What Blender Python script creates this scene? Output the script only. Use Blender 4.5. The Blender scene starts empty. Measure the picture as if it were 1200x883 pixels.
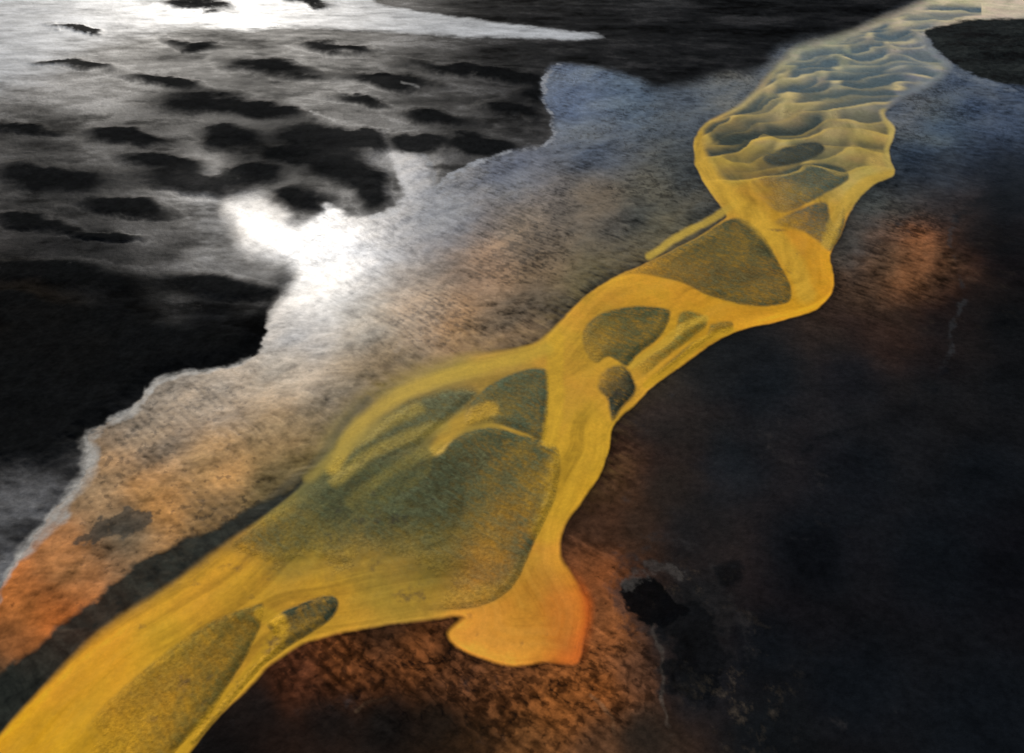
import bpy, math
import numpy as np
from mathutils import Vector, Matrix

# ------------------------------------------------------------------ basics
H = 120.0; PITCH = math.radians(40); F = 800.0
CP, SP = math.cos(PITCH), math.sin(PITCH)
def to_ground(u, v):
    """image pixel coordinate, projected through the camera -> metres on the ground plane"""
    x = np.asarray(u, float)-600.0; y = 441.5-np.asarray(v, float)
    t = H/(F*SP - y*CP)
    return t*x, t*(F*CP + y*SP)
rng = np.random.default_rng(7)
def lin(c):
    c = np.asarray(c, float)/255.0
    return np.where(c <= 0.04045, c/12.92, ((c+0.055)/1.055)**2.4)
def sstep(a, b, x):
    t = np.clip((x-a)/(b-a), 0, 1); return t*t*(3-2*t)

_tab = rng.random((8, 256, 256)).astype(np.float32)
def vnoise(x, y, k=0):
    T = _tab[k % 8]
    xi = np.floor(x).astype(np.int64); yi = np.floor(y).astype(np.int64)
    fx = (x-xi).astype(np.float32); fy = (y-yi).astype(np.float32)
    fx = fx*fx*fx*(fx*(fx*6-15)+10); fy = fy*fy*fy*(fy*(fy*6-15)+10)
    x0 = xi & 255; x1 = (xi+1) & 255; y0 = yi & 255; y1 = (yi+1) & 255
    a = T[y0, x0]*(1-fx)+T[y0, x1]*fx
    b = T[y1, x0]*(1-fx)+T[y1, x1]*fx
    return (a*(1-fy)+b*fy)*2-1
def fbm(x, y, s, octv=4, k=0, gain=0.5):
    r = 0; amp = 1; tot = 0; ca, sa = math.cos(0.6), math.sin(0.6)
    x = x/s+13.7*k; y = y/s+5.3*k
    for o in range(octv):
        r = r+amp*vnoise(x, y, k+o); tot += amp; amp *= gain
        x, y = (x*ca-y*sa)*2.03+3.1, (x*sa+y*ca)*2.03+1.7
    return r/tot
def afbm(x, y, s, octv=4, k=0, gain=0.5):
    """keeps the axes (for anisotropic streaks)"""
    r = 0; amp = 1; tot = 0
    x = x/s+13.7*k; y = y/s+5.3*k
    for o in range(octv):
        r = r+amp*vnoise(x, y, k+o); tot += amp; amp *= gain
        x, y = x*2.03+3.1, y*2.03+1.7
    return r/tot

# ------------------------------------------------------------------ raster for distance fields
RU0, RU1, RV0, RV1, RS = -300, 1500, -110, 1090, 2
ru = np.arange(RU0, RU1+1, RS); rv = np.arange(RV0, RV1+1, RS)
def smooth(pts, closed=True, n=5):
    P = np.array(pts, float); N = len(P); out = []
    rngi = range(N) if closed else range(N-1)
    for i in rngi:
        if closed: p0, p1, p2, p3 = P[i-1], P[i], P[(i+1) % N], P[(i+2) % N]
        else: p0, p1, p2, p3 = P[max(i-1, 0)], P[i], P[i+1], P[min(i+2, N-1)]
        for j in range(n):
            t = j/n
            out.append(0.5*((2*p1)+(-p0+p2)*t+(2*p0-5*p1+4*p2-p3)*t*t+(-p0+3*p1-3*p2+p3)*t**3))
    if not closed: out.append(P[-1])
    return np.array(out)
def field(pts, closed=True, pad=70, n=5):
    P = smooth(pts, closed, n)
    i0 = max(0, int((P[:, 0].min()-pad-RU0)/RS)); i1 = min(len(ru), int((P[:, 0].max()+pad-RU0)/RS)+2)
    j0 = max(0, int((P[:, 1].min()-pad-RV0)/RS)); j1 = min(len(rv), int((P[:, 1].max()+pad-RV0)/RS)+2)
    X, Y = np.meshgrid(ru[i0:i1].astype(np.float32), rv[j0:j1].astype(np.float32))
    D = np.full(X.shape, 1e9, np.float32); ins = np.zeros(X.shape, bool)
    M = len(P)
    for i in range(M if closed else M-1):
        ax, ay = P[i]; bx, by = P[(i+1) % M]
        dx, dy = bx-ax, by-ay; L = dx*dx+dy*dy
        if L < 1e-9: continue
        t = np.clip(((X-ax)*dx+(Y-ay)*dy)/L, 0, 1)
        d = (X-ax-t*dx)**2+(Y-ay-t*dy)**2
        np.minimum(D, d, out=D)
        if closed and dy != 0:
            c = ((ay > Y) != (by > Y)) & (X < (bx-ax)*(Y-ay)/dy+ax)
            ins ^= c
    D = np.sqrt(D)
    S = np.where(ins, D, -D) if closed else D
    full = np.full((len(rv), len(ru)), -float(pad) if closed else float(pad), np.float32)
    full[j0:j1, i0:i1] = S
    return full
def samp(R, u, v):
    x = np.clip((u-RU0)/RS, 0, len(ru)-1.001); y = np.clip((v-RV0)/RS, 0, len(rv)-1.001)
    xi = x.astype(int); yi = y.astype(int); fx = x-xi; fy = y-yi
    return (R[yi, xi]*(1-fx)+R[yi, xi+1]*fx)*(1-fy)+(R[yi+1, xi]*(1-fx)+R[yi+1, xi+1]*fx)*fy
def idw(samples, s=22, p=2.2):
    st = 4
    X, Y = np.meshgrid(ru[::st].astype(float), rv[::st].astype(float))
    A = np.array(samples, float); nch = A.shape[1]-2
    W = 0; acc = [0]*nch
    for r in A:
        w = 1.0/((X-r[0])**2+(Y-r[1])**2+s*s)**p
        W = W+w
        for k in range(nch): acc[k] = acc[k]+w*r[2+k]
    return [a/W for a in acc]
def samp8(R, u, v):
    x = np.clip((u-RU0)/(RS*4), 0, R.shape[1]-1.001); y = np.clip((v-RV0)/(RS*4), 0, R.shape[0]-1.001)
    xi = x.astype(int); yi = y.astype(int); fx = x-xi; fy = y-yi
    return (R[yi, xi]*(1-fx)+R[yi, xi+1]*fx)*(1-fy)+(R[yi+1, xi]*(1-fx)+R[yi+1, xi+1]*fx)*fy

# ------------------------------------------------------------------ grid (denser where it matters)
def grow(a, b, s0, g):
    out = []; x = a; s = s0; sg = 1 if b > a else -1
    while (b-x)*sg > 0:
        x += sg*s; s *= g; out.append(x)
    out[-1] = b
    return out
uf = np.arange(-60, 1261, 1.2); vf = np.arange(-24, 905, 1.1)
U1 = np.array(sorted(grow(-60, -1500, 2, 1.12))+list(uf)+grow(uf[-1], 2700, 2, 1.12))
V1 = np.array(sorted(grow(-24, -227, 2, 1.12))+list(vf)+grow(vf[-1], 1375, 2, 1.12))
NU, NV = len(U1), len(V1)
U, V = np.meshgrid(U1, V1)
GX, GY = to_ground(U, V)
U = U.ravel(); V = V.ravel(); GX = GX.ravel(); GY = GY.ravel()
N = len(U)

pscale = np.clip(0.35+V/883*0.9, 0.15, 1.3)
wa = fbm(GX, GY, 14, 5, 1, .6); wb = fbm(GX, GY, 3.0, 3, 2); wc = fbm(GX, GY, 14, 5, 3, .6); wd = fbm(GX, GY, 3.0, 3, 4)
wu = (wa*9.0+wb*2.5)*pscale
wv = (wc*6.0+wd*2.0)*pscale
UW, VW = U+wu*1.2, V+wv*1.2
sa_ = fbm(GX, GY, 20, 2, 5); sb_ = fbm(GX, GY, 20, 2, 6)
US, VS = U+wu*0.32+sa_*3*pscale, V+wv*0.32+sb_*2*pscale

# ------------------------------------------------------------------ colour samples, glare and sky reflection left in
G = lambda u, v, g: (u, v, g, g, g+1)
flat_s = [(400,290,190,188,188),(340,275,165,163,163),(450,240,140,140,144),(520,250,104,110,120),(600,210,78,88,106),  # palest entries carry the water glare, bluish ones the reflected sky
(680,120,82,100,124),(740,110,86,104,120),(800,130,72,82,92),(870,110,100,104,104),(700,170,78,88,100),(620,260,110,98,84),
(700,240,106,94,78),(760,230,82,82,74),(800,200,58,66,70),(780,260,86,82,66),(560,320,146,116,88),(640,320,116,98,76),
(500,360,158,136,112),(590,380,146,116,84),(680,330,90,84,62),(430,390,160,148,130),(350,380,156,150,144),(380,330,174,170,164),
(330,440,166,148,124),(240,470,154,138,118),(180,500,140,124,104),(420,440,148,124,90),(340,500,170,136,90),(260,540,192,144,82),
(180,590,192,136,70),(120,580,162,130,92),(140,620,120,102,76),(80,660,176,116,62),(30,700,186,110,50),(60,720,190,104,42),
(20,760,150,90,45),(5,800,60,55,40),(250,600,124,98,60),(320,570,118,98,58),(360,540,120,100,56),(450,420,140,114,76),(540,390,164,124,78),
(1060,130,105,110,115),(1130,110,64,78,98),(1180,150,66,78,96),(1100,150,70,86,100),(1060,180,54,68,82),(1100,200,42,50,60),
(1180,190,38,44,52),(1020,230,62,70,70),(1060,240,62,66,66),(1080,290,150,94,54),(1040,310,114,84,58),(1060,330,138,86,48),
(1010,350,84,62,45),(1000,290,64,66,64),(1110,310,114,74,46),(1100,250,48,50,52),(1000,380,46,40,38),(1140,280,26,29,32),(1130,350,28,29,31),
(1060,370,48,41,36),(1180,240,23,26,29),(1180,300,20,22,25),(1000,440,30,33,37),(900,450,30,34,38),(850,420,34,36,38),(1100,450,31,31,32),
(1180,450,24,25,27),(850,550,30,34,38),(1000,560,26,29,33),(1150,560,24,27,31),(1060,510,30,30,32),(780,560,42,36,32),(730,560,80,54,37),
(700,610,72,48,33),(740,620,56,43,34),(800,620,32,32,33),(780,500,42,38,36),(950,650,21,24,28),(1100,650,22,25,29),(1180,650,20,21,25),
(700,680,132,76,40),(720,740,128,80,46),(740,790,94,64,46),(700,800,150,90,44),(650,830,134,82,40),(600,800,112,70,40),
(550,800,108,68,42),(480,760,128,74,36),(400,770,132,76,38),(350,790,92,52,32),(450,740,88,58,38),(300,830,30,24,22),
(380,840,30,26,24),(450,850,28,25,23),(520,850,35,28,22),(560,870,66,45,27),(620,870,110,72,40),(700,870,90,62,42),
(750,860,52,46,40),(780,760,42,41,42),(820,700,36,36,37),(820,800,25,29,33),(900,760,23,26,30),(1000,800,22,25,29),
(1150,850,22,25,29),(900,860,25,27,29),(250,880,24,20,19),(880,60,80,86,92),(1150,90,90,98,108),(1180,380,24,26,28),(1100,380,28,29,31)]
land_s = [G(50,30,120),G(40,80,108),G(100,100,74),G(30,120,68),G(200,140,54),G(300,120,52),G(400,100,68),G(500,110,54),G(600,100,44),  # lighter greys carry the sun sheen of the wet film
G(700,70,42),G(800,60,40),G(850,20,38),G(600,20,44),G(1000,20,34),G(650,150,66),G(560,140,60),G(150,200,56),G(60,180,52),
G(300,190,50),G(420,130,70),G(200,280,66),G(100,300,50),G(250,300,100),G(265,255,136),G(300,320,84),G(380,225,66),G(450,190,96),G(200,330,58),(50,380,46,36,27),(100,420,38,29,22),
G(40,470,27),G(150,370,36),G(250,370,32),G(150,450,27),G(60,540,54),G(20,600,74),G(60,580,70),G(30,650,62),G(10,680,82),
G(120,480,50),G(300,400,24),G(330,340,50),G(800,90,40),G(-200,300,40),G(-100,550,20),G(170,480,54)]
river_s = [(20,870,228,170,32),(100,790,220,162,38),(200,720,214,160,42),(280,670,206,154,40),(350,640,170,138,46),
(450,680,180,144,50),(380,700,208,156,42),(480,640,154,130,46),(620,720,222,156,48),(600,750,228,162,54),(660,720,222,132,42),
(680,760,210,108,40),(640,640,206,152,46),(670,580,216,166,40),(690,520,216,166,44),(680,460,212,164,48),(650,420,206,160,46),
(600,440,174,144,54),(500,445,152,135,62),(420,500,136,124,62),(700,350,204,156,42),(760,345,214,160,40),(850,365,214,160,36),
(940,350,226,166,34),(960,310,218,162,36),(920,280,212,160,40),(880,235,200,155,46),(840,200,194,162,66),(830,160,192,164,80),
(900,120,174,162,108),(950,150,174,160,100),(1030,180,182,158,80),(1000,90,156,158,132),(960,60,162,162,132),(1050,30,194,182,146),
(1120,10,215,202,160),(1190,8,215,204,172),(450,560,120,114,56),(380,580,104,102,58),(1080,60,134,144,144),(1060,100,108,118,124)]
wet_s = [(400,290,1.0),(320,270,.9),(470,220,.8),(380,340,.9),(450,380,.5),(560,330,.3),(350,420,.5),(600,220,.4),(520,260,.6),(700,140,.35),
(800,130,.3),(750,250,.15),(620,360,.12),(240,480,.5),(200,560,.25),(80,660,.3),(30,740,.12),(340,540,.12),(450,430,.15),(1130,130,.3),(1060,200,.2),
(1180,240,.02),(1060,310,.05),(1000,400,.02),(900,500,.0),(1100,600,.0),(700,620,.02),(700,780,.04),(450,800,.02),(900,800,.0),(1180,400,.0),(300,860,.0)]
LIN = lambda S: [tuple([a[0], a[1]]+list(lin(a[2:]))) for a in S]
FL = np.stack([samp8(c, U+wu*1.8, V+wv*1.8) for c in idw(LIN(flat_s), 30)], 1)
LA = np.stack([samp8(c, UW, VW) for c in idw(LIN(land_s))], 1)
RI = np.stack([samp8(c, U+wu*1.5, V+wv*1.5) for c in idw(LIN(river_s), 30)], 1)
wet = samp8(idw(wet_s, 40)[0], UW, VW)

ax, ay = to_ground(150, 600); bx, by = to_ground(760, 220)
fd = np.array([bx-ax, by-ay]); fd /= np.linalg.norm(fd)
FS = GX*fd[0]+GY*fd[1]; FT = -GX*fd[1]+GY*fd[0]
FT = FT+7*fbm(GX, GY, 60, 2, 6)

HT = fbm(GX, GY, 90, 3, 5)*0.25 + fbm(GX, GY, 9, 3, 6)*0.04
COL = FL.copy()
SPEC = 0.01+0.22*wet**1.3
ROUGH = 0.62-0.18*wet

n1 = afbm(FS, FT*2.6, 34, 6, 0, 0.58); n2 = fbm(GX, GY, 2.4, 4, 2, 0.68); n3 = fbm(GX, GY, 30, 4, 4)
tw0 = fbm(GX, GY, 12, 3, 1)
rip = afbm(FS*2.4+3.5*tw0, FT*0.6+2*wc, 3.2, 3, 5, 0.6)
rip2 = afbm(GX*0.6+2*wa, GY*1.6+3*tw0, 3.4, 3, 3, .6)
zone = sstep(-0.35, 0.25, fbm(GX, GY, 26, 3, 7))
amp = sstep(0.006, 0.06, FL.mean(1))
RP = rip*zone+rip2*(1-zone)
ph = FS*2*math.pi/1.9+5.0*tw0+2.5*n1
wavy = np.sin(ph)*sstep(1.3, .4, np.gradient(GY.reshape(NV, NU), axis=0).ravel()*-1)
calm = 1-0.45*sstep(.3, .9, wet)
m = 1+amp*calm*(0.60*n1+0.46*n2+0.46*RP+0.18*wavy*sstep(-.2, .4, n3))+0.18*n3
dn = fbm(GX, GY, 45, 5, 2, .6)
m = m+(1-amp)*(0.65*dn+0.42*fbm(GX, GY*1.6, 7, 5, 5, .65))
COL = COL*np.clip(m, 0.2, 2.2)[:, None]
hue = amp*(0.55*n3+0.6*n1)
COL[:, 0] *= 1+0.22*hue; COL[:, 2] *= 1-0.32*hue
COL[:, 0] *= 1+(1-amp)*0.4*np.clip(fbm(GX, GY, 38, 4, 6, .6), 0, 1)
HT += amp*calm*0.07*RP
HT += (1-amp)*(0.18*fbm(GX, GY, 14, 5, 3, .6))
SPEC *= np.clip(1+0.8*n1+0.6*n2+0.4*RP, 0.1, 2)
fl_ = sstep(0.24, 0.46, fbm(GX, GY, 1.5, 3, 3, .6)*0.7+0.55*n3)
COL *= (1-0.45*fl_*amp*calm)[:, None]

# --- left / far black sand land
shore = [(-300,900),(-120,800),(-20,715),(5,692),(30,650),(50,612),(80,580),(104,548),(103,515),(125,498),(150,490),(165,470),(190,445),(225,438),
(268,430),(300,412),(312,392),(318,362),(335,340),(346,322),(322,306),(296,296),(280,275),(264,240),(300,236),(330,250),(352,262),(378,252),(384,240),
(412,252),(440,250),(466,243),(474,225),(466,205),(458,182),(482,182),(500,190),(508,218),(530,206),(560,190),(608,178),(640,168),(650,150),(640,120),
(634,92),(655,76),(700,80),(740,90),(770,104),(810,98),(850,88),(890,80),(905,62),(930,50),(990,40),(1030,22),(1060,8),(1100,-4),(1250,-40),(1500,-60),(1500,-110),(-300,-110)]
sdL = samp(field(shore), U+wu*1.6, V+wv*1.6)
gl = sstep(400, 320, V)*sstep(200, 270, U)*sstep(400, 300, U)
softL = 1.5+26*gl+5*sstep(700, 800, U)+5*sstep(300, 420, U)*sstep(270, 240, V)
mL = sstep(-softL, softL*0.7, sdL)
l1 = afbm(GX*0.5+2*wa, GY*1.0, 30, 5, 3, 0.6); l2 = fbm(GX, GY, 6, 4, 1, 0.6)
l3 = afbm(GX*0.9+GY*0.35, GY*2.2, 14, 5, 5, 0.65)
l4 = afbm(GX*0.8, GY*1.1+4*wa, 46, 4, 6, .55)
blobs = [(240,122,56,13),(372,163,54,20),(270,165,32,14),(396,200,56,20),(436,228,26,21),(352,238,34,16),(235,214,60,13),(36,265,50,10),
(60,205,74,15),(268,340,62,15),(250,410,58,28),(60,440,120,60),(130,400,80,40),(560,172,42,10),(505,142,54,10),(320,82,62,10),(400,60,44,7),
(222,6,52,6),(360,3,36,6),(232,54,34,6),(90,78,54,6),(90,34,30,3),(490,168,22,10),(155,165,46,9),(150,245,64,10),(60,320,110,16),
(310,130,40,8),(120,276,42,7),(30,150,46,7),(460,95,56,8),(600,130,40,9),(20,520,56,24),(560,85,90,7),(90,500,44,16),(10,360,60,16),(430,165,36,10),
(190,190,40,8),(190,97,50,6),(640,110,36,12),(420,120,36,6),(300,205,34,10),(330,185,30,10)]
dsum = np.zeros(N)
for (bu, bv, ra, rb) in blobs:
    q = ((U+wu*2.2+14*sa_-bu)/ra)**2+((V+wv*1.6+6*sb_-bv-(U-bu)*0.10)/rb)**2
    dsum += np.exp(-q**1.2)
dsum = dsum+0.22*l1+0.16*l3+0.30*l4*sstep(40, 110, V)
dk = sstep(0.14, 0.82, dsum)
light = np.clip(0.70+0.85*l1+0.5*l3+0.25*l2, 0.18, 2.0)
hal = np.exp(-((dsum-0.13)/0.06)**2)
LC = LA*(light*(1+0.45*hal))[:, None]  # streaks and halos put the wet sheen into the sand colour
LC = LC*(1-0.90*dk)[:, None]+0.0085*dk[:, None]
LC *= np.clip(1+0.5*fbm(GX, GY, 3, 4, 5, .7), .4, 1.6)[:, None]
specL = 0.055*sstep(0.01, 0.10, LA.mean(1))*np.clip(light*(1+.6*hal), 0.1, 1.9)*(1-0.96*dk)
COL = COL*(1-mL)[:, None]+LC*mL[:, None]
SPEC = SPEC*(1-mL)+specL*mL
ROUGH = ROUGH*(1-mL)+(0.55+0.15*dk)*mL
HT += mL*(0.4+0.8*dk+0.15*l1)*np.clip(sstep(0, 25, sdL), 0, 1)
fr = np.exp(-np.clip(-sdL, 0, 99)/16)*(sdL < 0)*sstep(420, 480, V)
COL *= (1-0.15*fr)[:, None]

def lay(mask, col, spec=None, rough=None, h=0.0):
    global COL, SPEC, ROUGH, HT
    mk = mask[:, None]; col = np.asarray(col)
    COL = COL*(1-mk)+(col if col.ndim == 2 else col[None, :])*mk
    if spec is not None: SPEC = SPEC*(1-mask)+spec*mask
    if rough is not None: ROUGH = ROUGH*(1-mask)+rough*mask
    if h: HT = HT+mask*h

# --- silty channel far left, white sky reflection put into its colour
W = [(-300,-90),(300,-90),(430,-40),(436,2),(480,12),(560,24),(640,34),(705,42),(690,47),(620,46),(540,44),(470,39),(400,36),(330,32),(280,38),
(230,28),(190,32),(120,40),(70,64),(0,92),(-300,130)]
sdW = samp(field(W), U+wu*1.6, V+wv*1.2)
lf = sstep(320, 60, U)
mW = sstep(-2-26*lf, 3+12*lf, sdW+9*lf*l3)*(1-np.clip(dk*1.2, 0, 1))
lay(mW, lin([166,169,172])*np.clip(1+0.6*l3+0.3*l1, .3, 1.6)[:, None], 0.045*np.clip(1+l3, .2, 2), 0.45)

# --- yellow river
river = [(-60,905),(-20,885),(0,864),(40,820),(90,768),(140,727),(200,690),(250,655),(290,625),(330,590),(360,562),(376,538),(398,502),(425,475),(452,455),
(490,436),(540,420),(590,412),(625,404),(650,385),(670,363),(692,343),(722,325),(760,308),(800,288),(835,266),(852,254),(842,238),(822,208),
(814,182),(814,162),(832,142),(860,128),(882,112),(900,92),(918,72),(935,58),(990,42),(1040,22),(1080,5),(1110,-8),(1220,-36),(1400,-60),(1400,-10),
(1210,19),(1150,22),(1100,34),(1084,46),(1098,64),(1112,78),(1092,98),(1062,112),(1036,132),(1048,152),(1042,180),(1048,204),(1024,216),(1000,240),(986,270),
(974,300),(978,335),(960,360),(920,375),(872,385),(846,396),(802,425),(768,450),(742,474),(716,500),(712,530),(700,560),(680,590),(662,615),
(657,650),(668,670),(685,700),(688,725),(682,755),(674,778),(640,776),(600,781),(560,770),(532,756),(525,740),(542,722),(480,728),(430,736),
(392,744),(350,757),(312,782),(282,812),(250,843),(220,883),(190,930),(150,1090),(-300,1090),(-300,1000)]
RF = field(river)
sdR = samp(RF, US, VS); sdR0 = samp(RF, U, V)
eR = 1.8+7*sstep(160, 60, V)+18*sstep(590, 500, V)*sstep(330, 380, U)*sstep(600, 480, U)*sstep(400, 420, V)+7*sstep(860, 700, V)*sstep(330, 250, U)*sstep(500, 600, V)+2.5*sstep(720, 640, U)*sstep(330, 400, V)
mR = sstep(-eR, eR*0.8, sdR)
bleed = np.exp(-np.clip(-sdR, 0, 99)/18.0)*sstep(900, 700, U)*sstep(180, 260, V)*(sstep(620, 540, V))*np.clip(.5+n1+.6*rip, 0, 1)*amp
lay(np.clip(bleed*0.55, 0, .6), lin([150,124,58]), None)
bankp = [(-60,870),(0,800),(50,750),(110,700),(165,660),(200,636),(240,628),(290,600),(340,572),(375,545),(400,560),(330,625),(250,680),(140,755),(50,840),(0,900),(-60,960)]
sdB = samp(field(bankp), U+wu*1.5, V+wv*1.5)
lay(sstep(-2, 6, sdB+4*n2)*0.95, lin([42,47,42])*np.clip(1+0.7*n2+.5*rip, .2, 2.2)[:, None], 0.02, 0.6, -0.1)
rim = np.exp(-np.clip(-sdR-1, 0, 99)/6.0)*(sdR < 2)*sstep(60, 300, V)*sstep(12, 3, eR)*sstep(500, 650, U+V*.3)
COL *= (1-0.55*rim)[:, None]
rt = fbm(GX, GY, 1.6, 3, 6, 0.6); rf = afbm(FS, FT*4.0, 60, 6, 7, .65)
rm = fbm(GX, GY, 12, 4, 2, .6); rb_ = fbm(GX, GY, 34, 4, 1, .55)
st1 = afbm(np.clip(sdR0, -20, 200)/9.0+1.2*sa_, FS/26.0, 1.0, 4, 4, .6)  # streaks along the flow, tone and sheen put into the river colour
RC = RI*np.clip(1+0.30*rf+0.12*rt+0.20*rm+0.38*st1, 0.35, 1.5)[:, None]
olive = np.clip(0.14+0.7*rb_+0.6*rf+0.9*st1, 0, 0.7)*sstep(3, 22, sdR)*sstep(120, 300, V)
RC = RC*(1-0.38*olive[:, None])+lin([122,106,52])*0.38*olive[:, None]
RC[:, 1] *= 1-0.12*rm-0.08*rb_
RC[:, 1] *= 0.95
dep = np.exp(-np.clip(sdR, 0, 99)/9.0)
RC *= (1+0.12*dep)[:, None]
lay(mR, RC, 0.03, 0.6, 0.0)
HT = HT*(1-0.9*mR)

# --- sandbars inside the river
tw = fbm(GX, GY, 9, 3, 2)
tex = afbm(FS*2.4+2.6*tw, FT*0.8+1.5*tw0, 1.9, 3, 3, 0.6)
tex2 = fbm(GX, GY, 1.2, 3, 5, .65)
BARMASK = np.zeros(N)
bars = [
 ([(270,632),(350,580),(430,535),(505,520),(545,560),(530,630),(450,660),(370,660),(310,660)],(66,75,54),50,None,.80),
 ([(508,534),(530,514),(572,501),(612,510),(648,520),(656,540),(652,585),(640,612),(622,650),(600,690),(560,712),(500,716),(430,712),(400,690),(440,600),(500,560)],(74,80,56),3,(415,725,585,560),.96),
 ([(400,545),(440,500),(480,472),(530,458),(560,462),(530,490),(505,512),(480,530),(430,545)],(86,91,66),10,(380,570,470,500),.88),
 ([(548,478),(575,452),(602,438),(628,431),(643,438),(643,470),(638,516),(610,507),(575,497),(545,500)],(76,83,60),3,(505,530,590,462),.96),
 ([(60,900),(120,830),(190,765),(250,724),(290,712),(306,710),(300,742),(272,795),(240,845),(205,885),(180,940),(50,940)],(84,78,38),3.5,(90,760,260,820),.90),
 ([(310,732),(345,711),(380,699),(397,704),(390,726),(362,745),(325,768),(290,800),(262,835),(232,872),(222,868),(250,832),(285,790),(318,752)],(56,64,48),3,None,.93),
 ([(682,392),(700,370),(740,359),(785,363),(780,385),(768,400),(745,418),(735,430),(715,418),(700,426),(688,420)],(76,79,50),3,(650,440,730,380),.96),
 ([(736,432),(765,412),(788,395),(798,366),(822,368),(829,380),(812,396),(782,418),(750,446),(738,445)],(102,98,48),4,(720,450,800,385),.88),
 ([(704,436),(728,427),(740,440),(745,458),(732,476),(716,494),(712,470),(700,455)],(56,61,48),4,(690,420,735,455),.93),
 ([(832,380),(856,376),(858,388),(838,394),(815,410),(790,426),(765,444),(775,430),(805,405),(828,392)],(90,86,44),3,None,.78),
 ([(865,255),(886,265),(905,290),(918,315),(928,350),(905,359),(870,358),(830,346),(790,330),(740,322),(695,338),(722,322),(770,299),(812,280),(842,262)],(78,77,50),2.5,(680,380,840,290),.96),
 ([(880,214),(915,200),(955,191),(988,196),(994,210),(968,226),(945,240),(918,250),(895,236)],(80,88,74),2.5,(885,258,945,205),.95),
 ([(905,262),(935,246),(968,236),(976,262),(988,240),(990,262),(976,295),(962,286),(938,272)],(70,79,68),3,(895,290,960,248),.92),
]
def put_bar(pts, c, e, fade, al, h=0.35):
    global BARMASK, HT
    sd = samp(field(pts, pad=60), US, VS)
    k = sstep(-e*0.5, e*0.8+0.8, sd+(wa*e*0.8 if e > 8 else 0))
    if fade:
        x0, y0, x1, y1 = fade; L = (x1-x0)**2+(y1-y0)**2
        k = k*sstep(0, 1, ((U+wu*2.5-x0)*(x1-x0)+(V+wv*2.5-y0)*(y1-y0))/L+0.22*rf)
    inner = 0.84+0.16*np.exp(-np.clip(sd, 0, 99)/14.0)
    a = k*al*inner*mR*np.clip(1+0.28*tex+0.22*tex2+0.30*rm+0.3*rf, 0, 1.12)
    a = np.clip(a, 0, 1)
    lay(a, lin(c)*np.clip(1+0.55*tex+0.40*tex2, .2, 2)[:, None], 0.02, 0.7)
    HT += k*mR*(h*sstep(0, 10, sd)*np.exp(-np.clip(sd, 0, 99)/60)+0.05*tex)
    BARMASK = np.maximum(BARMASK, k*mR)
for b in bars: put_bar(*b)

# --- long transverse dunes of the upper reach, laid from the far end to the near end
r2 = np.random.default_rng(21)
sel = np.where((U > 780) & (U < 1150) & (V > 2) & (V < 250))[0]
sU = U[sel]+(sa_[sel]*14+wa[sel]*6)*pscale[sel]; sV = V[sel]+(sb_[sel]*12+wc[sel]*4)*pscale[sel]
C = COL[sel].copy(); SH = np.zeros(len(sel)); msel = mR[sel]*sstep(0.5, 8, sdR[sel])
msel = msel*sstep(216, 198, V[sel]-0.18*np.abs(U[sel]-930))
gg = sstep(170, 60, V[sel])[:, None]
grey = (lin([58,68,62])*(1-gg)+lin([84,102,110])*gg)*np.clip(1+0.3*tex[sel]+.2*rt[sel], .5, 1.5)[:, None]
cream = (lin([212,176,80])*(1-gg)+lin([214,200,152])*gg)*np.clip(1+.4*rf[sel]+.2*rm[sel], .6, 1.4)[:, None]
def cellrand(c, s):
    return (np.abs(np.sin((c+0.5)*12.9898+s)*43758.5453)) % 1.0
vk = 14.0
while vk < 212:
    hgt = 3.9+vk*0.052
    Lk = (58+vk*0.24)*r2.uniform(.8, 1.4); Ak = hgt*r2.uniform(.5, 1.0); off = r2.uniform(0, 300)
    uc = 1085-vk*0.85+r2.uniform(-25, 25)
    tl = r2.uniform(-0.20, -0.02) if vk > 110 else r2.uniform(-0.12, 0.04)
    s1 = (sU-off)/Lk+0.22*np.sin(sU/37.0+off)
    sn = np.abs(np.sin(math.pi*s1))
    cell = np.floor(s1)
    jit = (cellrand(cell, off)-0.5)*hgt*1.2*sn
    curve = vk+tl*(sU-uc)+0.0008*(sU-uc)**2*(1 if vk > 60 else .3)+Ak*(np.sqrt(sn**2+0.03)-0.6)+jit
    st_c = cellrand(cell, off+3.3)
    env = sstep(0.05, 0.5, sn)
    hk = hgt*(1.5+1.1*st_c)
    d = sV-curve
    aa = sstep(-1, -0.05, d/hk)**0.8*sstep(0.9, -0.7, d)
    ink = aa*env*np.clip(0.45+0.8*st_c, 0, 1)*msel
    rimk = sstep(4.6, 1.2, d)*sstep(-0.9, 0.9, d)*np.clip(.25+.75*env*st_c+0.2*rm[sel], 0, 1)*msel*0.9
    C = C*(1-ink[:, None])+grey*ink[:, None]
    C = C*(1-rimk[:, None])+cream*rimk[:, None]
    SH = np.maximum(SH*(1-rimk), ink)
    vk += hgt*r2.uniform(1.1, 1.6)
COL[sel] = C; HT[sel] -= 0.15*SH
put_bar([(895,182),(920,172),(955,166),(968,176),(950,188),(925,194),(900,192)], (60,68,64), 3, None, .92)

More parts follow.
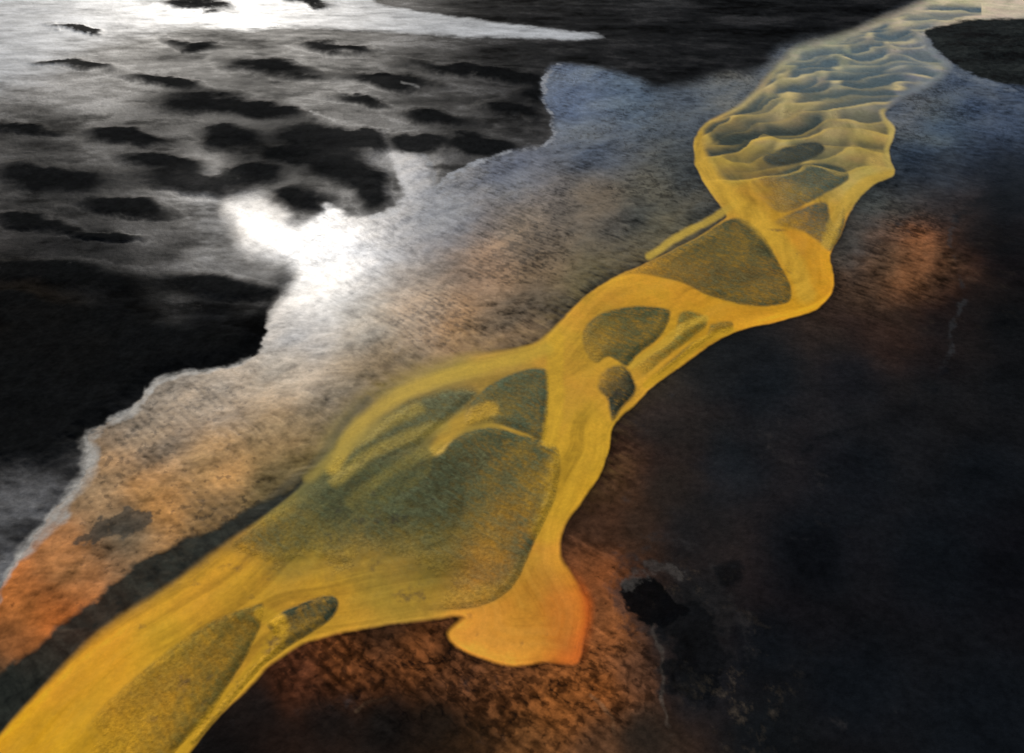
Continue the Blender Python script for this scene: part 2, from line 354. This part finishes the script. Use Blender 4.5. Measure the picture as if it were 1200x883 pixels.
def thread(pts, w, c, al=1.0, soft=2.0, inr=False, spec=0.03, warp=0.5, h=0.0, brk=0.0):
    d = samp(field(pts, closed=False, pad=30), U+wu*warp, V+wv*warp)
    ww = w*np.clip(1+0.9*n3+0.8*l2, 0.2, 2.2) if warp > 0.6 else w
    k = (1-sstep(0, 1, (d-ww)/soft))*al
    if brk: k = k*np.clip(0.55+brk*(l2+0.7*n2+0.6*n3), 0, 1.2)
    if inr: k = k*mR
    lay(np.clip(k, 0, 1), lin(c)*np.clip(1+.25*rf+.1*rt+.3*st1*(1 if inr else 0), .5, 1.5)[:, None], spec, 0.5, h)
thread([(512,526),(524,508),(545,492),(575,480)], 4, (198,156,50), .9, 9, True)
thread([(652,400),(650,430),(650,470),(645,516)], 6, (212,166,44), .85, 8, True)
thread([(392,548),(412,510),(444,480),(492,452),(560,432),(640,410)], 2.5, (194,160,52), .75, 12, True)
thread([(362,560),(400,530),(450,500),(490,480)], 2, (168,144,56), .55, 10)
thread([(395,566),(440,530),(500,505),(520,500)], 2, (170,146,56), .55, 10, True)
thread([(410,590),(450,560),(490,535),(515,525)], 1, (156,138,56), .35, 10, True)
thread([(300,600),(340,566),(372,540),(400,500),(430,470)], 1.2, (60,62,52), .4, 8)
thread([(306,722),(330,735),(305,775),(270,815),(235,858),(205,900)], 5, (208,160,40), .9, 8, True)
thread([(762,300),(795,278),(835,256),(858,240)], 1.8, (202,168,66), .85, 5)
thread([(742,428),(770,408),(800,385),(826,374)], 2, (204,164,54), .75, 5, True)
thread([(758,452),(790,428),(826,400),(858,388)], 2.5, (212,164,40), .85, 4, True)
thread([(812,160),(818,190),(836,214),(866,240),(905,275),(930,310),(944,345)], 6, (214,168,54), .8, 11, True)
thread([(1036,132),(1046,155),(1040,182),(1047,206)], 2.0, (194,170,90), .7, 6, True)
thread([(1047,206),(1020,214),(996,232),(980,258),(970,285)], 4, (202,164,64), .8, 7, True)
thread([(640,620),(652,600),(662,560),(672,520)], 10, (214,166,44), .6, 16, True)
thread([(470,700),(540,700),(590,690),(625,655)], 1, (196,150,46), .35, 16, True)
sl = (180,176,168)
thread([(-30,722),(5,692),(30,650),(52,612),(82,580),(106,545),(103,515),(128,498),(160,482),(190,446),(225,438)], 2.2, sl, .95, 4.5, warp=1.6, brk=.6)
thread([(30,650),(82,580),(106,545),(102,520)], 5, (170,166,158), .85, 9, warp=1.6, brk=.6)
thread([(225,438),(268,430),(302,412),(314,392),(320,362),(346,322)], 0.9, sl, .7, 4, warp=1.6, brk=1)
thread([(458,182),(470,205),(478,228),(466,246),(440,254)], 1.5, (190,190,190), .7, 4, warp=1.6, brk=1)
thread([(510,218),(560,190),(608,178),(642,168),(650,150),(640,118),(636,92),(656,78)], 1.0, (150,154,160), .9, 2.5, warp=1.6, brk=1)
thread([(466,186),(500,186),(508,218)], 1, (130,134,140), .6, 3, warp=1.6, brk=1)
thread([(520,335),(498,362),(478,392),(466,412)], .8, (170,150,125), .35, 4, warp=1, brk=1)
thread([(470,99),(492,104)], .4, (120,120,120), .5, 1.5)
thread([(362,132),(385,138),(398,150)], .5, (120,120,122), .6, 2, warp=1, brk=1)
thread([(1116,250),(1120,300),(1132,338),(1122,380),(1106,432)], .7, (56,58,60), .5, 4, warp=1.8, brk=1.5)
thread([(1180,232),(1140,240),(1120,256)], 1.2, (14,16,18), .7, 5, warp=1.6, brk=1)
thread([(1110,440),(1060,480),(1010,500),(940,530)], 1, (16,17,20), .7, 9, warp=1.8, brk=1.4)
thread([(766,728),(772,760),(782,812),(790,850),(788,900)], .7, (100,92,82), .5, 4, warp=2.2, brk=1.5)
thread([(690,812),(712,835),(722,860)], .8, (140,110,80), .5, 2.5, warp=1, brk=1)
thread([(415,832),(430,822),(450,818)], .7, (100,80,60), .4, 3, warp=1, brk=1)
def patch(pts, c, al, e, spec=0.01, h=0.0, warp=1.5, nz=0.0):
    sd = samp(field(pts, pad=40), U+wu*warp, V+wv*warp)
    k = sstep(-e, e, sd+nz*(l2*1.2+n2+n3))
    lay(k*al, lin(c)*np.clip(1+.6*n2+.5*l2, .3, 2)[:, None], spec, 0.6, h)
patch([(725,655),(790,650),(850,690),(860,760),(800,800),(775,740),(730,725)], (46,44,44), .65, 14, nz=26)
patch([(800,690),(815,700),(850,760),(840,810),(800,800),(785,760)], (15,16,18), .8, 8, nz=18)
patch([(732,686),(750,678),(775,682),(790,700),(800,722),(765,729),(738,716)], (8,9,11), .96, 3, nz=9)
patch([(728,674),(745,660),(770,652),(795,664),(800,680),(776,672),(750,672),(736,684)], (78,74,70), .5, 4, nz=16)
patch([(925,640),(960,628),(975,650),(955,675),(930,668)], (13,14,17), .6, 9, nz=9)
patch([(845,662),(868,662),(870,680),(850,684)], (12,13,15), .7, 5, nz=7)
patch([(1150,650),(1190,655),(1195,690),(1165,690)], (13,13,16), .5, 9, nz=9)
patch([(110,612),(135,598),(165,602),(160,620),(120,632),(90,640)], (60,58,52), .8, 4, nz=14)
org = np.exp(-(((U-560)/260)**2+((V-800)/80)**2)**2)*(1-mR)
rdg = 1-np.abs(fbm(GX+3*tw, GY, 7, 4, 2, 0.6))*6; rdg2 = 1-np.abs(fbm(GX*0.7+GY*0.5, GY+2*tw, 2.6, 4, 5, 0.6))*6
COL *= (1-org*(0.5*np.clip(rdg, 0, 1)+0.45*np.clip(rdg2, 0, 1)))[:, None]
fb = fbm(GX, GY, 4.0, 6, 6, 0.75)
fk = np.clip(fb-0.2, 0, 1)*3
fm = 0.8*np.exp(-(((U-870)/55)**2+((V-810)/75)**2))+0.35*np.exp(-(((U-1090)/90)**2+((V-330)/60)**2))+0.5*np.exp(-(((U-800)/50)**2+((V-680)/40)**2))
COL += (np.clip(fk*fm, 0, 1)[:, None])*lin([110,96,76])[None, :]*0.4
lip = np.exp(-((sdR+1)/7.0)**2)*np.exp(-(((U-688)/18)**2+((V-715)/42)**2))
lay(np.clip(lip*.75, 0, 1), lin([206,98,32]))

# --- dark islet in the far reach
isl = [(1084,38),(1112,28),(1160,22),(1210,22),(1320,12),(1400,60),(1320,128),(1200,103),(1160,94),(1124,80),(1100,60)]
sdI = samp(field(isl), UW, VW)
mI = sstep(-1.5, 2, sdI)
lay(mI, lin([34,38,37])*np.clip(1+1.4*l1+1.0*n2+.8*l3, .2, 2.6)[:, None], 0.02, 0.8)
HT += mI*(sstep(0, 25, sdI)*2.5*(0.6+0.8*fbm(GX, GY, 25, 5, 2, .6)))
thread([(1086,50),(1102,70),(1126,88),(1160,100),(1200,110)], 1.2, (120,128,136), .6, 4, warp=1.2, brk=.8)

# surface reflectance calibration
lum = COL.mean(1)
COL = COL*(0.62+0.38*sstep(0.008, 0.10, lum))[:, None]
COL = COL*(1+sstep(0.03, 0.012, lum)[:, None]*np.array([-0.03, 0.05, 0.10])[None, :])
COL = np.clip(COL, 0.0025, 0.85)
SPEC = np.clip(SPEC, 0.0, 0.8)

# ------------------------------------------------------------------ material
def make_mat(name, scale, bump, dist, var=.25):
    m = bpy.data.materials.new(name); m.use_nodes = True
    nt = m.node_tree; nd = nt.nodes; lk = nt.links
    b = nd['Principled BSDF']
    a = nd.new('ShaderNodeAttribute'); a.attribute_name = 'Col'
    r = nd.new('ShaderNodeAttribute'); r.attribute_name = 'Rough'
    s = nd.new('ShaderNodeAttribute'); s.attribute_name = 'Spec'
    geo = nd.new('ShaderNodeNewGeometry')
    n = nd.new('ShaderNodeTexNoise'); n.inputs['Scale'].default_value = scale
    n.inputs['Detail'].default_value = 3; n.inputs['Roughness'].default_value = 0.65
    lk.new(geo.outputs['Position'], n.inputs['Vector'])
    mr = nd.new('ShaderNodeMapRange'); mr.inputs['From Min'].default_value = 0.3; mr.inputs['From Max'].default_value = 0.7
    mr.inputs['To Min'].default_value = 1-var; mr.inputs['To Max'].default_value = 1+var
    lk.new(n.outputs['Fac'], mr.inputs['Value'])
    vm = nd.new('ShaderNodeVectorMath'); vm.operation = 'SCALE'
    lk.new(a.outputs['Color'], vm.inputs[0]); lk.new(mr.outputs['Result'], vm.inputs['Scale'])
    lk.new(vm.outputs['Vector'], b.inputs['Base Color'])
    lk.new(r.outputs['Fac'], b.inputs['Roughness']); lk.new(s.outputs['Fac'], b.inputs['Specular IOR Level'])
    bp = nd.new('ShaderNodeBump'); bp.inputs['Strength'].default_value = bump; bp.inputs['Distance'].default_value = dist
    lk.new(n.outputs['Fac'], bp.inputs['Height']); lk.new(bp.outputs['Normal'], b.inputs['Normal'])
    return m
m_sand = make_mat('black_sand', 0.7, 0.35, 0.3)
m_flat = make_mat('shallow_silt_water', 0.9, 0.2, 0.18, .15)
m_river = make_mat('yellow_silt_water', 1.1, 0.15, 0.12, .08)
m_bar = make_mat('rippled_sand', 1.3, 0.4, 0.25, .25)
m_isl = make_mat('islet_sand', 0.3, 0.6, 0.8, .35)

quad_i = (np.arange(NV-1)[:, None]*NU+np.arange(NU-1)[None, :]).ravel()
QUADS = np.stack([quad_i, quad_i+NU, quad_i+NU+1, quad_i+1], 1)
def sheet(name, facemask, mat, dz, skirt=False):
    Q = QUADS[facemask] if facemask is not None else QUADS
    used = np.zeros(N, bool); used[Q.ravel()] = True
    idx = np.cumsum(used)-1
    Q = idx[Q]
    co = np.stack([GX, GY, HT+dz], 1)[used]
    col = np.concatenate([COL, np.ones((N, 1))], 1)[used]
    ro = ROUGH[used]; sp = SPEC[used]
    if skirt:
        n0 = len(co); B = 40000.0
        co = np.concatenate([co, [[-B, -B, -6], [B, -B, -6], [B, B, -6], [-B, B, -6]]])
        col = np.concatenate([col, [[.008, .009, .01, 1]]*4]); ro = np.concatenate([ro, [.7]*4]); sp = np.concatenate([sp, [.02]*4])
        Q = np.concatenate([Q, [[n0, n0+1, n0+2, n0+3]]])
    me = bpy.data.meshes.new(name)
    me.vertices.add(len(co)); me.vertices.foreach_set('co', co.astype(np.float32).ravel())
    me.loops.add(Q.size); me.loops.foreach_set('vertex_index', Q.astype(np.int32).ravel())
    me.polygons.add(len(Q)); me.polygons.foreach_set('loop_start', np.arange(0, Q.size, 4, dtype=np.int32))
    me.polygons.foreach_set('use_smooth', np.ones(len(Q), bool))
    me.update(calc_edges=True)
    at = me.attributes.new('Col', 'FLOAT_COLOR', 'POINT'); at.data.foreach_set('color', col.astype(np.float32).ravel())
    at = me.attributes.new('Rough', 'FLOAT', 'POINT'); at.data.foreach_set('value', ro.astype(np.float32))
    at = me.attributes.new('Spec', 'FLOAT', 'POINT'); at.data.foreach_set('value', sp.astype(np.float32))
    me.materials.append(mat)
    ob = bpy.data.objects.new(name, me); bpy.context.collection.objects.link(ob)
    return ob
def fm_(mask): return mask[QUADS].max(1) > 0.02
sheet('ground', None, m_sand, 0.0, True)
lakemask = (1-mL)*(wet > 0.12)*(1-mR)
sheet('shallow_water', (lakemask[QUADS].min(1) > 0.3), m_flat, 0.01)
sheet('river', fm_(mR), m_river, 0.02)
sheet('silt_sheen_channel', fm_(mW), m_flat, 0.02)
sheet('sandbar', (BARMASK[QUADS].min(1) > 0.3), m_bar, 0.03)
sheet('sand_island', fm_(mI), m_isl, 0.03)

# ------------------------------------------------------------------ light
AZ = -21.0; EL = 27.0
w = bpy.data.worlds.new('World'); bpy.context.scene.world = w; w.use_nodes = True
nt = w.node_tree; bg = nt.nodes['Background']
sky = nt.nodes.new('ShaderNodeTexSky'); sky.sky_type = 'NISHITA'; sky.sun_disc = False
sky.sun_elevation = math.radians(EL); sky.sun_rotation = math.radians(AZ)
sky.air_density = 1.0; sky.dust_density = 1.5
nt.links.new(sky.outputs[0], bg.inputs['Color']); bg.inputs['Strength'].default_value = 0.07
L = bpy.data.lights.new('sun', 'SUN'); L.energy = 4.2; L.angle = math.radians(0.5); L.color = (1, .95, .88)
lo = bpy.data.objects.new('sun', L); bpy.context.collection.objects.link(lo)
a, e = math.radians(AZ), math.radians(EL)
sd_ = Vector((math.sin(a)*math.cos(e), math.cos(a)*math.cos(e), math.sin(e)))
lo.rotation_euler = sd_.to_track_quat('Z', 'Y').to_euler()

cam = bpy.data.cameras.new('camera'); cam.lens = 24; cam.sensor_width = 36; cam.sensor_fit = 'HORIZONTAL'
cam.clip_start = 1; cam.clip_end = 100000
co = bpy.data.objects.new('camera', cam); bpy.context.collection.objects.link(co)
co.location = (0, 0, H); co.rotation_euler = (math.radians(90)-PITCH, 0, 0)
sc = bpy.context.scene; sc.camera = co
sc.view_settings.view_transform = 'Standard'; sc.view_settings.look = 'None'; sc.view_settings.exposure = 0
print('verts', N)
